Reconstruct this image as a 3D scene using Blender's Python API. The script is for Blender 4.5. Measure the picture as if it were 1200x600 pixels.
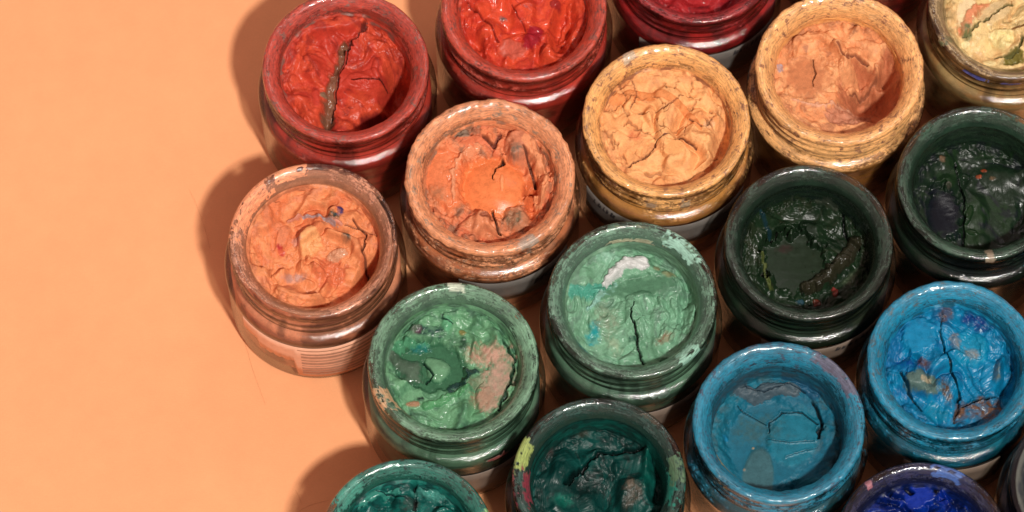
import bpy, math, random
import numpy as np
from mathutils import Vector

# ------------------------------------------------------------------ scene, camera, light
for o in list(bpy.data.objects):
    bpy.data.objects.remove(o, do_unlink=True)
C = bpy.context.scene.collection
scene = bpy.context.scene
S = 0.00032                      # metres per unit: a jar is 212 units (6.8 cm) wide, 190 units (6.1 cm) tall
TILT = math.radians(22.0)
DIST = 5200.0
HJ = 190.0

cam_d = bpy.data.cameras.new("camera")
cam = bpy.data.objects.new("camera", cam_d)
C.objects.link(cam)
cam_loc = np.array([0.0, -DIST * math.sin(TILT), HJ + DIST * math.cos(TILT)])
cam.location = Vector(cam_loc * S)
cam.rotation_euler = (TILT, 0, 0)
cam_d.sensor_width = 36.0
cam_d.lens = 36.0 * DIST / 1200.0
cam_d.clip_start = 0.05
cam_d.clip_end = 50.0
cam_d.dof.use_dof = True
cam_d.dof.focus_distance = DIST * S
cam_d.dof.aperture_fstop = 16.0
scene.camera = cam
scene.render.resolution_x = 1024
scene.render.resolution_y = 512

world = bpy.data.worlds.new("World")
scene.world = world
world.use_nodes = True
wn = world.node_tree.nodes
bg = wn["Background"]
bg.inputs[0].default_value = (1.0, 0.645, 0.585, 1)
bg.inputs[1].default_value = 0.43

def look_at(o, target):
    d = Vector(target) - o.location
    o.rotation_euler = d.to_track_quat('-Z', 'Y').to_euler()

# key lamp: a small hard studio lamp low in the picture, slightly to the right
ld = np.array([45.0, -92.0, 190.0]); ld = ld / np.linalg.norm(ld)
L = bpy.data.lights.new("key_lamp", 'SPOT')
lamp = bpy.data.objects.new("key_lamp", L); C.objects.link(lamp)
lamp.location = Vector(ld * 3.2)
look_at(lamp, (0, 0, 0))
L.energy = 430.0
L.color = (0.97, 0.94, 0.87)
L.spot_size = math.radians(25)
L.spot_blend = 0.4
L.shadow_soft_size = 0.085
# soft overhead panel, gives the long soft glints on the glass lips
A = bpy.data.lights.new("soft_panel", 'AREA')
al = bpy.data.objects.new("soft_panel", A); C.objects.link(al)
al.location = (0.35, 0.75, 1.1)
look_at(al, (0.05, 0, 0))
A.shape = 'RECTANGLE'; A.size = 0.7; A.size_y = 0.1
A.energy = 1.5
A.color = (1.0, 0.96, 0.92)

scene.view_settings.view_transform = 'Standard'
scene.view_settings.look = 'None'
scene.view_settings.exposure = 0.0
scene.view_settings.gamma = 1.0
scene.render.engine = 'CYCLES'
scene.cycles.transparent_max_bounces = 24
scene.cycles.max_bounces = 8

def unproject(px, py, z=HJ):
    """picture position (photo pixels) -> x, y on the plane z, in units"""
    d = np.array([px - 600.0, 300.0 - py, -DIST])
    c, s = math.cos(TILT), math.sin(TILT)
    w = np.array([d[0], d[1] * c - d[2] * s, d[1] * s + d[2] * c])
    t = (z - cam_loc[2]) / w[2]
    p = cam_loc + w * t
    return p[0], p[1]

# ------------------------------------------------------------------ numpy noise
def srgb(c):
    c = np.asarray(c, float) / 255.0
    return np.where(c <= 0.04045, c / 12.92, ((c + 0.055) / 1.055) ** 2.4) * np.array([0.97, 1.09, 1.16])

def _h(ix, iy, iz, seed):
    h = (ix.astype(np.int64) * 374761393 + iy.astype(np.int64) * 668265263 +
         iz.astype(np.int64) * 2147483647 + seed * 974711) & 0xFFFFFFFF
    h = ((h ^ (h >> 13)) * 1274126177) & 0xFFFFFFFF
    h = ((h ^ (h >> 16)) * 2246822519) & 0xFFFFFFFF
    h = h ^ (h >> 15)
    return (h & 0xFFFFFF) / float(0xFFFFFF) * 2 - 1

def noise(x, y, z, seed):
    x = np.asarray(x, float); y = np.asarray(y, float); z = np.zeros_like(x) + z
    fx, fy, fz = np.floor(x), np.floor(y), np.floor(z)
    u, v, w = x - fx, y - fy, z - fz
    u = u * u * u * (u * (u * 6 - 15) + 10); v = v * v * v * (v * (v * 6 - 15) + 10); w = w * w * (3 - 2 * w)
    r = 0
    for dx in (0, 1):
        for dy in (0, 1):
            for dz in (0, 1):
                k = (u if dx else 1 - u) * (v if dy else 1 - v) * (w if dz else 1 - w)
                r = r + k * _h(fx + dx, fy + dy, fz + dz, seed)
    return r

def fbm(x, y, z=0.0, seed=0, octv=4, gain=0.5):
    a, s, t = 1.0, 0.0, 0.0
    x = np.asarray(x, float); y = np.asarray(y, float)
    ca, sa = math.cos(0.6), math.sin(0.6)
    for i in range(octv):
        s = s + a * noise(x, y, z, seed + i * 17)
        t += a; a *= gain
        x, y = (x * ca - y * sa) * 2.03 + 11.3, (x * sa + y * ca) * 2.03 - 7.1
        z = np.asarray(z) * 2.03
    return s / t

def sstep(a, b, x):
    if a > b: return 1 - sstep(b, a, x)
    t = np.clip((x - a) / (b - a), 0, 1)
    return t * t * (3 - 2 * t)

def mix(a, b, f):
    return a + (b - a) * f[..., None]

def worley(x, y, cell, seed, R=84):
    rs = np.random.RandomState(seed)
    n = max(4, int((2 * R / cell) ** 2))
    P = rs.uniform(-R, R, (n, 2))
    d = np.sqrt((x.ravel()[:, None] - P[:, 0]) ** 2 + (y.ravel()[:, None] - P[:, 1]) ** 2)
    idx = np.argpartition(d, 2, axis=1)[:, :2]
    dd = np.take_along_axis(d, idx, 1)
    o = np.argsort(dd, axis=1)
    dd = np.take_along_axis(dd, o, 1); idx = np.take_along_axis(idx, o, 1)
    return (dd[:, 0].reshape(x.shape), dd[:, 1].reshape(x.shape), idx[:, 0].reshape(x.shape), rs, P)

def polydist(x, y, pts):
    best = np.full(x.shape, 1e9); tt = np.zeros(x.shape)
    n = len(pts) - 1
    for i in range(n):
        ax, ay = pts[i]; bx, by = pts[i + 1]
        dx, dy = bx - ax, by - ay
        t = np.clip(((x - ax) * dx + (y - ay) * dy) / (dx * dx + dy * dy + 1e-9), 0, 1)
        d = np.hypot(x - ax - t * dx, y - ay - t * dy)
        m = d < best
        best = np.where(m, d, best); tt = np.where(m, (i + t) / n, tt)
    return best, tt

# ------------------------------------------------------------------ materials
def new_mat(name):
    m = bpy.data.materials.new(name); m.use_nodes = True
    nt = m.node_tree; nt.nodes.clear()
    out = nt.nodes.new('ShaderNodeOutputMaterial')
    return m, nt, out

def N(nt, t, **kw):
    n = nt.nodes.new(t)
    for k, v in kw.items():
        setattr(n, k, v)
    return n

def math_n(nt, op, a, b=None, c=None, clamp=False):
    n = N(nt, 'ShaderNodeMath', operation=op); n.use_clamp = clamp
    for i, v in enumerate((a, b, c)):
        if v is None: continue
        if isinstance(v, (int, float)): n.inputs[i].default_value = v
        else: nt.links.new(v, n.inputs[i])
    return n.outputs[0]

def attr(nt, name, out='Color'):
    n = N(nt, 'ShaderNodeAttribute', attribute_name=name)
    return n.outputs[out]

def noise_n(nt, vec, scale, detail=3.0, rough=0.55, dist=0.0):
    n = N(nt, 'ShaderNodeTexNoise')
    n.inputs['Scale'].default_value = scale; n.inputs['Detail'].default_value = detail
    n.inputs['Roughness'].default_value = rough; n.inputs['Distortion'].default_value = dist
    if vec is not None: nt.links.new(vec, n.inputs['Vector'])
    return n.outputs['Fac']

def maprange(nt, v, a, b, c=0.0, d=1.0, smooth=False):
    n = N(nt, 'ShaderNodeMapRange')
    if smooth: n.interpolation_type = 'SMOOTHSTEP'
    nt.links.new(v, n.inputs[0])
    for i, q in enumerate((a, b, c, d)): n.inputs[i + 1].default_value = q
    return n.outputs[0]

def scale_col(nt, col, fac):
    n = N(nt, 'ShaderNodeVectorMath', operation='SCALE')
    nt.links.new(col, n.inputs[0]); nt.links.new(fac, n.inputs['Scale'])
    return n.outputs[0]

def make_paint_mat():
    m, nt, out = new_mat("artist_paint")
    pos = N(nt, 'ShaderNodeNewGeometry').outputs['Position']
    col = attr(nt, 'Col')
    n1 = noise_n(nt, pos, 420, 6, 0.65)
    n2 = noise_n(nt, pos, 2200, 3, 0.6)
    f = math_n(nt, 'ADD', maprange(nt, n1, 0.25, 0.75, 0.76, 1.24), maprange(nt, n2, 0.3, 0.7, -0.12, 0.12))
    p = N(nt, 'ShaderNodeBsdfPrincipled')
    nt.links.new(scale_col(nt, col, f), p.inputs['Base Color'])
    rg = attr(nt, 'rough', 'Fac')
    nt.links.new(math_n(nt, 'ADD', rg, maprange(nt, n1, 0.3, 0.7, -0.1, 0.12), clamp=True), p.inputs['Roughness'])
    p.inputs['IOR'].default_value = 1.45; p.inputs['Specular IOR Level'].default_value = 0.3
    b1 = N(nt, 'ShaderNodeBump'); b1.inputs['Distance'].default_value = 0.0004
    nt.links.new(math_n(nt, 'MULTIPLY', math_n(nt, 'MULTIPLY', rg, rg), 1.1), b1.inputs['Strength'])
    nt.links.new(n1, b1.inputs['Height'])
    b2 = N(nt, 'ShaderNodeBump'); b2.inputs['Distance'].default_value = 0.0002
    nt.links.new(math_n(nt, 'MULTIPLY', rg, 0.6), b2.inputs['Strength'])
    nt.links.new(n2, b2.inputs['Height']); nt.links.new(b1.outputs[0], b2.inputs['Normal'])
    nt.links.new(b2.outputs[0], p.inputs['Normal'])
    nt.links.new(p.outputs[0], out.inputs[0])
    return m

def make_glass_mat():
    """clear soda glass with dried paint where the 'cover' attribute and a streaky noise allow"""
    m, nt, out = new_mat("paint_smeared_glass")
    pos = N(nt, 'ShaderNodeNewGeometry').outputs['Position']
    cyl = attr(nt, 'cyl', 'Vector')
    col, col2 = attr(nt, 'Col'), attr(nt, 'Col2')
    cover = attr(nt, 'cover', 'Fac')
    ns = noise_n(nt, cyl, 1.0, 6, 0.62, 0.4)           # streaks round the lip
    np_ = noise_n(nt, pos, 330, 6, 0.68, 0.6)          # flakes
    nf = noise_n(nt, pos, 2600, 2, 0.5)
    nm = noise_n(nt, pos, 1000, 4, 0.65, 0.5)
    msum = math_n(nt, 'ADD', math_n(nt, 'MULTIPLY', ns, 0.45), math_n(nt, 'ADD', math_n(nt, 'MULTIPLY', np_, 0.3), math_n(nt, 'MULTIPLY', nm, 0.25)))
    h = math_n(nt, 'SUBTRACT', math_n(nt, 'ADD', msum, cover), 1.0)
    mask = maprange(nt, h, -0.012, 0.02, 0, 1)
    # paint layer
    p = N(nt, 'ShaderNodeBsdfPrincipled')
    mx = N(nt, 'ShaderNodeMix', data_type='RGBA')
    nc = noise_n(nt, cyl, 1.7, 5, 0.7, 0.8)
    nt.links.new(maprange(nt, math_n(nt, 'ADD', math_n(nt, 'MULTIPLY', nc, .4), math_n(nt, 'MULTIPLY', noise_n(nt, pos, 260, 8, .62, .5), .6)), 0.55, 0.575), mx.inputs['Factor'])
    nt.links.new(col, mx.inputs[6]); nt.links.new(col2, mx.inputs[7])
    mp2 = N(nt, 'ShaderNodeMapping'); mp2.inputs['Scale'].default_value = (1.5, 1.5, 2.8); mp2.inputs['Location'].default_value = (7, 3, 5)
    nt.links.new(cyl, mp2.inputs[0])
    ns2 = noise_n(nt, mp2.outputs[0], 1.0, 6, 0.7, 0.8)
    f = math_n(nt, 'ADD', maprange(nt, ns2, 0.38, 0.60, 0.55, 1.32), maprange(nt, nm, 0.3, 0.7, -0.18, 0.18))
    nt.links.new(scale_col(nt, mx.outputs[2], f), p.inputs['Base Color'])
    nt.links.new(maprange(nt, ns2, 0.4, 0.6, 0.6, 0.28), p.inputs['Roughness'])
    hb = math_n(nt, 'ADD', math_n(nt, 'MULTIPLY', maprange(nt, h, -0.02, 0.05), 0.8), math_n(nt, 'MULTIPLY', msum, 1.2))
    hb = math_n(nt, 'ADD', hb, math_n(nt, 'MULTIPLY', nf, 0.12))
    b = N(nt, 'ShaderNodeBump'); b.inputs['Strength'].default_value = 0.6; b.inputs['Distance'].default_value = 0.0005
    nt.links.new(hb, b.inputs['Height']); nt.links.new(b.outputs[0], p.inputs['Normal'])
    p.inputs['Coat Roughness'].default_value = 0.05; p.inputs['Coat IOR'].default_value = 1.6
    nt.links.new(maprange(nt, ns, 0.42, 0.56, 0.1, 1.0), p.inputs['Coat Weight'])
    bc = N(nt, 'ShaderNodeBump'); bc.inputs['Strength'].default_value = 0.5; bc.inputs['Distance'].default_value = 0.0002
    nt.links.new(nm, bc.inputs['Height']); nt.links.new(bc.outputs[0], p.inputs['Coat Normal'])
    # glass
    lw = N(nt, 'ShaderNodeLayerWeight'); lw.inputs[0].default_value = 0.5
    f5 = math_n(nt, 'POWER', lw.outputs['Facing'], 4.0)
    fr = math_n(nt, 'MULTIPLY_ADD', f5, 0.92, 0.06, clamp=True)
    tr = N(nt, 'ShaderNodeBsdfTransparent')
    tint = N(nt, 'ShaderNodeMix', data_type='RGBA')
    nt.links.new(math_n(nt, 'POWER', lw.outputs['Facing'], 2.0), tint.inputs['Factor'])
    tint.inputs[6].default_value = (0.93, 0.94, 0.92, 1); tint.inputs[7].default_value = (0.36, 0.37, 0.34, 1)
    nt.links.new(tint.outputs[2], tr.inputs[0])
    gl = N(nt, 'ShaderNodeBsdfGlossy'); gl.inputs['Roughness'].default_value = 0.09
    b2 = N(nt, 'ShaderNodeBump'); b2.inputs['Strength'].default_value = 0.55; b2.inputs['Distance'].default_value = 0.0006
    nt.links.new(msum, b2.inputs['Height']); nt.links.new(b2.outputs[0], gl.inputs['Normal'])
    g = N(nt, 'ShaderNodeMixShader')
    nt.links.new(fr, g.inputs[0]); nt.links.new(tr.outputs[0], g.inputs[1]); nt.links.new(gl.outputs[0], g.inputs[2])
    # thin translucent film of paint between bare glass and crust
    film = N(nt, 'ShaderNodeMixShader')
    nt.links.new(maprange(nt, h, -0.10, 0.0, 0.0, 0.45), film.inputs[0])
    nt.links.new(g.outputs[0], film.inputs[1]); nt.links.new(p.outputs[0], film.inputs[2])
    fin = N(nt, 'ShaderNodeMixShader')
    nt.links.new(mask, fin.inputs[0]); nt.links.new(film.outputs[0], fin.inputs[1]); nt.links.new(p.outputs[0], fin.inputs[2])
    nt.links.new(fin.outputs[0], out.inputs[0])
    return m

def simple_mat(name, col, rough=0.6, nscale=500, nvar=0.12):
    m, nt, out = new_mat(name)
    pos = N(nt, 'ShaderNodeNewGeometry').outputs['Position']
    n1 = noise_n(nt, pos, nscale, 5, 0.6)
    rgb = N(nt, 'ShaderNodeRGB'); rgb.outputs[0].default_value = (*srgb(col), 1)
    p = N(nt, 'ShaderNodeBsdfPrincipled')
    nt.links.new(scale_col(nt, rgb.outputs[0], maprange(nt, n1, 0.3, 0.7, 1 - nvar, 1 + nvar)), p.inputs['Base Color'])
    p.inputs['Roughness'].default_value = rough
    nt.links.new(p.outputs[0], out.inputs[0])
    return m

def make_table_mat():
    m, nt, out = new_mat("peach_paper")
    pos = N(nt, 'ShaderNodeNewGeometry').outputs['Position']
    big = noise_n(nt, pos, 9, 3, 0.5)
    mid = noise_n(nt, pos, 90, 5, 0.6)
    fine = noise_n(nt, pos, 1500, 4, 0.6)
    mp = N(nt, 'ShaderNodeMapping'); mp.inputs['Scale'].default_value = (1, 6, 1)
    nt.links.new(pos, mp.inputs[0])
    fib = noise_n(nt, mp.outputs[0], 420, 3, 0.6)
    rgb = N(nt, 'ShaderNodeRGB'); rgb.outputs[0].default_value = (*srgb((241, 158, 107)), 1)
    f = math_n(nt, 'ADD', maprange(nt, big, 0.3, 0.7, 0.96, 1.04), maprange(nt, mid, 0.3, 0.7, -0.03, 0.03))
    f = math_n(nt, 'ADD', f, maprange(nt, fib, 0.3, 0.7, -0.018, 0.018))
    f = math_n(nt, 'ADD', f, maprange(nt, fine, 0.3, 0.7, -0.03, 0.03))
    # rare specks of dirt
    vo = N(nt, 'ShaderNodeTexVoronoi'); vo.inputs['Scale'].default_value = 60
    nt.links.new(pos, vo.inputs['Vector'])
    sp = math_n(nt, 'MULTIPLY', maprange(nt, vo.outputs['Distance'], 0.02, 0.035, 1, 0),
                maprange(nt, noise_n(nt, pos, 35, 1), 0.60, 0.66, 0, 0.35))
    f = math_n(nt, 'SUBTRACT', f, sp)
    p = N(nt, 'ShaderNodeBsdfPrincipled')
    nt.links.new(scale_col(nt, rgb.outputs[0], f), p.inputs['Base Color'])
    p.inputs['Roughness'].default_value = 0.75
    p.inputs['Specular IOR Level'].default_value = 0.3
    b = N(nt, 'ShaderNodeBump'); b.inputs['Strength'].default_value = 0.18; b.inputs['Distance'].default_value = 0.0003
    nt.links.new(math_n(nt, 'ADD', fine, fib), b.inputs['Height']); nt.links.new(b.outputs[0], p.inputs['Normal'])
    nt.links.new(p.outputs[0], out.inputs[0])
    return m

M_PAINT = make_paint_mat()
M_GLASS = make_glass_mat()
M_LABEL_GREY = simple_mat("label_paper", (106, 94, 86), 0.5, 300, .12)
M_LABEL_PEACH = simple_mat("label_film_peach", (234, 166, 132), 0.45, 300, .1)
M_LABEL_TAN = simple_mat("label_paper_tan", (120, 98, 84), 0.45, 300, .1)
M_INK = simple_mat("label_ink", (48, 42, 44), 0.6, 600, .3)
M_INK_SOFT = simple_mat("faded_ink", (184, 128, 102), 0.6, 600, .15)
M_TABLE = make_table_mat()
M_HAIR = simple_mat("scratch_fibre", (222, 148, 100), 0.6)

# ------------------------------------------------------------------ mesh helpers
def grid_mesh(name, P, mat, parent=None, attrs=None, close_u=True, cap_first=False, cap_last=False):
    """P: (rings, segs, 3) in units, wraps round the second axis"""
    nr, ns = P.shape[:2]
    V = P.reshape(-1, 3) * S
    i = np.arange(nr - 1)[:, None]; j = np.arange(ns if close_u else ns - 1)[None, :]
    j2 = (j + 1) % ns
    F = np.stack([i * ns + j, i * ns + j2, (i + 1) * ns + j2, (i + 1) * ns + j], -1).reshape(-1, 4)
    faces = F
    me = bpy.data.meshes.new(name)
    extra = []
    if cap_first: extra.append(list(range(ns))[::-1])
    if cap_last: extra.append(list(range((nr - 1) * ns, nr * ns)))
    nl = faces.size + sum(len(e) for e in extra)
    me.vertices.add(len(V)); me.vertices.foreach_set('co', V.astype(np.float32).ravel())
    me.loops.add(nl)
    lv = np.concatenate([faces.ravel()] + [np.array(e) for e in extra]) if extra else faces.ravel()
    me.loops.foreach_set('vertex_index', lv.astype(np.int32))
    me.polygons.add(len(faces) + len(extra))
    starts = list(np.arange(len(faces)) * 4); s = faces.size
    for e in extra: starts.append(s); s += len(e)
    me.polygons.foreach_set('loop_start', np.array(starts, dtype=np.int32))
    me.update(calc_edges=True); me.validate()
    me.polygons.foreach_set('use_smooth', np.ones(len(me.polygons), dtype=bool))
    for k, v in (attrs or {}).items():
        if v.ndim == 1:
            a = me.attributes.new(k, 'FLOAT', 'POINT'); a.data.foreach_set('value', v.astype(np.float32))
        elif k == 'cyl':
            a = me.attributes.new(k, 'FLOAT_VECTOR', 'POINT'); a.data.foreach_set('vector', v.astype(np.float32).ravel())
        else:
            v4 = np.concatenate([v, np.ones((len(v), 1))], 1)
            a = me.attributes.new(k, 'FLOAT_COLOR', 'POINT'); a.data.foreach_set('color', v4.astype(np.float32).ravel())
    me.materials.append(mat)
    o = bpy.data.objects.new(name, me); C.objects.link(o)
    if parent: o.parent = parent
    return o

def gain_of(j):
    return j.get('gain', 0.8)

NT = 288
TH = np.arange(NT) / NT * 2 * math.pi

def resample(pts, step):
    pts = np.array(pts, float)
    d = np.r_[0, np.cumsum(np.hypot(*np.diff(pts, axis=0).T))]
    n = max(int(d[-1] / step), 2)
    t = np.linspace(0, d[-1], n)
    # smooth corners a little
    r = np.interp(t, d, pts[:, 0]); h = np.interp(t, d, pts[:, 1])
    for _ in range(2):
        r[1:-1] = (r[:-2] + 2 * r[1:-1] + r[2:]) / 4; h[1:-1] = (h[:-2] + 2 * h[1:-1] + h[2:]) / 4
    return r, h, t

OUTER = [(2, 5), (60, 5), (84, 2), (94, 0), (101, 3), (105, 9), (106, 18), (106, 112), (106.6, 116), (107, 120), (106.6, 123), (105.2, 126.3), (101.5, 129.3), (97, 131.2),
         (94.5, 132.5), (93.4, 135), (93.4, 171), (95, 174), (97.5, 177.5), (98.9, 181.5), (98.7, 185.6), (97.2, 188.6), (94.5, 190), (91.5, 189.4), (88, 187.2),
         (84.5, 183.6), (81, 179.2), (78.4, 173.5), (77, 168), (76.5, 162)]
INNER = [(76.5, 162), (76.5, 140), (84, 133), (93, 127), (97, 119), (97, 110), (97, 18), (93, 12), (50, 9), (2, 9)]

def build_glass(root, j):
    seed = j['seed']
    r, h, t = resample(OUTER, 1.9)
    ri, hi, ti = resample(INNER, 9.0)
    nO = len(r)
    R = np.concatenate([r, ri[1:]]); Hh = np.concatenate([h, hi[1:]]); T = np.concatenate([t, t[-1] + ti[1:]])
    RR = R[:, None] + 0 * TH[None]; HH = Hh[:, None] + 0 * TH[None]
    outer = (np.arange(len(R)) < nO)[:, None]
    # screw thread
    ph = j.get('thread', (seed * 1.37) % 6.28)
    th = ((TH[None] + ph) % (2 * math.pi)) / (2 * math.pi)
    for k in (0, 1):
        hc = 143 + 14 * (th + k)
        ridge = np.exp(-((HH - hc) / 3.0) ** 2) * 3.6
        fade = np.where(k == 0, sstep(0.0, 0.08, th), 1 - sstep(0.8, 0.9, th)) * 1.25
        ok = outer & (RR < 95.5) & (HH > 136) & (HH < 171.5)
        RR = RR + np.where(ok, ridge * fade, 0)
    ok2 = outer & (RR < 96) & (HH > 130) & (HH < 172)
    RR = RR + np.where(ok2, 2.2 * np.exp(-((HH - 137.5) / 1.6) ** 2), 0)
    X, Y = RR * np.cos(TH), RR * np.sin(TH)
    # slight hand-made wobble
    wob = fbm(np.cos(TH) * 1.3, np.sin(TH) * 1.3, 0.3, seed + 5, 2) * 0.25
    RR = RR + wob[None] * outer
    # crust cover
    ca, sa = np.cos(TH)[None], np.sin(TH)[None]
    low = fbm(ca * 2.2 + 0 * RR, sa * 2.2 + 0 * RR, HH / 40.0, seed + 9, 3)
    streak = fbm(ca * 7 + 0 * RR, sa * 7 + 0 * RR, T[:, None] / 7.0, seed + 21, 3)
    cext = j.get('outside', 0.0)
    cov = j['cover']
    prof = np.interp(Hh, [0, 118, 124, 134, 150, 172, 177, 181, 186, 190], [-0.6, -0.6, -0.27, -0.19, -0.15, -0.17, -0.13, -0.045, 0.01, 0.025])[:, None]
    inner_lip = (RR < 91) & (HH > 164)
    prof = prof + np.where(inner_lip, 0.05, 0) + np.where(HH < 178, cext, 0)
    cover = cov + prof + low * 0.16 + streak * 0.06
    edge = (RR > 95.5) & (HH > 173) & (HH < 188.6)
    cover = cover - np.where(edge, sstep(189, 185, HH) * j.get('clear', 0.13), 0)
    cover = np.where(outer, cover, -1.0)
    # real thickness of the crust
    bump_n = fbm(X / 8, Y / 8, HH / 8, seed + 31, 3)
    thick = sstep(0.45, 0.62, cover) * (0.9 + 1.8 * np.clip(bump_n, -0.4, 1)) * j.get('crust', 1.0)
    thick = thick * np.where(outer, sstep(179, 187, HH) + inner_lip, 0).clip(0, 1)
    up = np.clip((HH - 186) / 4, 0, 1)
    RR2 = RR + thick * np.where(inner_lip, -0.7, 1) * (1 - 0.6 * up)
    HH2 = HH + thick * up
    P = np.stack([RR2 * np.cos(TH), RR2 * np.sin(TH), HH2], -1)
    c1, c2 = [srgb(c) * gain_of(j) for c in j['rim'][:2]]
    n = fbm(X / 22, Y / 22, HH / 22, seed + 41, 3)
    base = mix(np.zeros(RR.shape + (3,)) + c1, c1 * 0.8, sstep(-.3, .4, n))
    alt = np.zeros(RR.shape + (3,)) + c2
    # stains in chosen places (angle in degrees, half width, low height, high height, colour)
    for (a0, hw, h0, h1, col) in j.get('stains', []):
        da = (np.degrees(TH)[None] - a0 + 180) % 360 - 180
        e = 1 - np.maximum(np.abs(da) / hw, np.abs((HH - (h0 + h1) / 2) / ((h1 - h0) / 2 + .01)))
        e = e - 0.1 + 0.9 * fbm(X / 6, Y / 6, HH / 6, seed + 77, 4, .6)
        m = np.where(outer, sstep(0.0, 0.1, e), 0) * .9
        base = mix(base, srgb(col) + 0 * base, m); alt = mix(alt, srgb(col) + 0 * alt, m)
        cover = np.maximum(cover, np.where(m > 0.3, 0.62, -1))
    cyl = np.stack([np.cos(TH)[None] * 5 + seed * 3.1 + 0 * RR, np.sin(TH)[None] * 5 + 0 * RR, T[:, None] / 3.4 + 0 * RR], -1)
    return grid_mesh('glass_jar', P, M_GLASS, root,
                     dict(Col=base.reshape(-1, 3), Col2=alt.reshape(-1, 3), cover=cover.ravel(), cyl=cyl.reshape(-1, 3)),
                     cap_first=True, cap_last=True)

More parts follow.
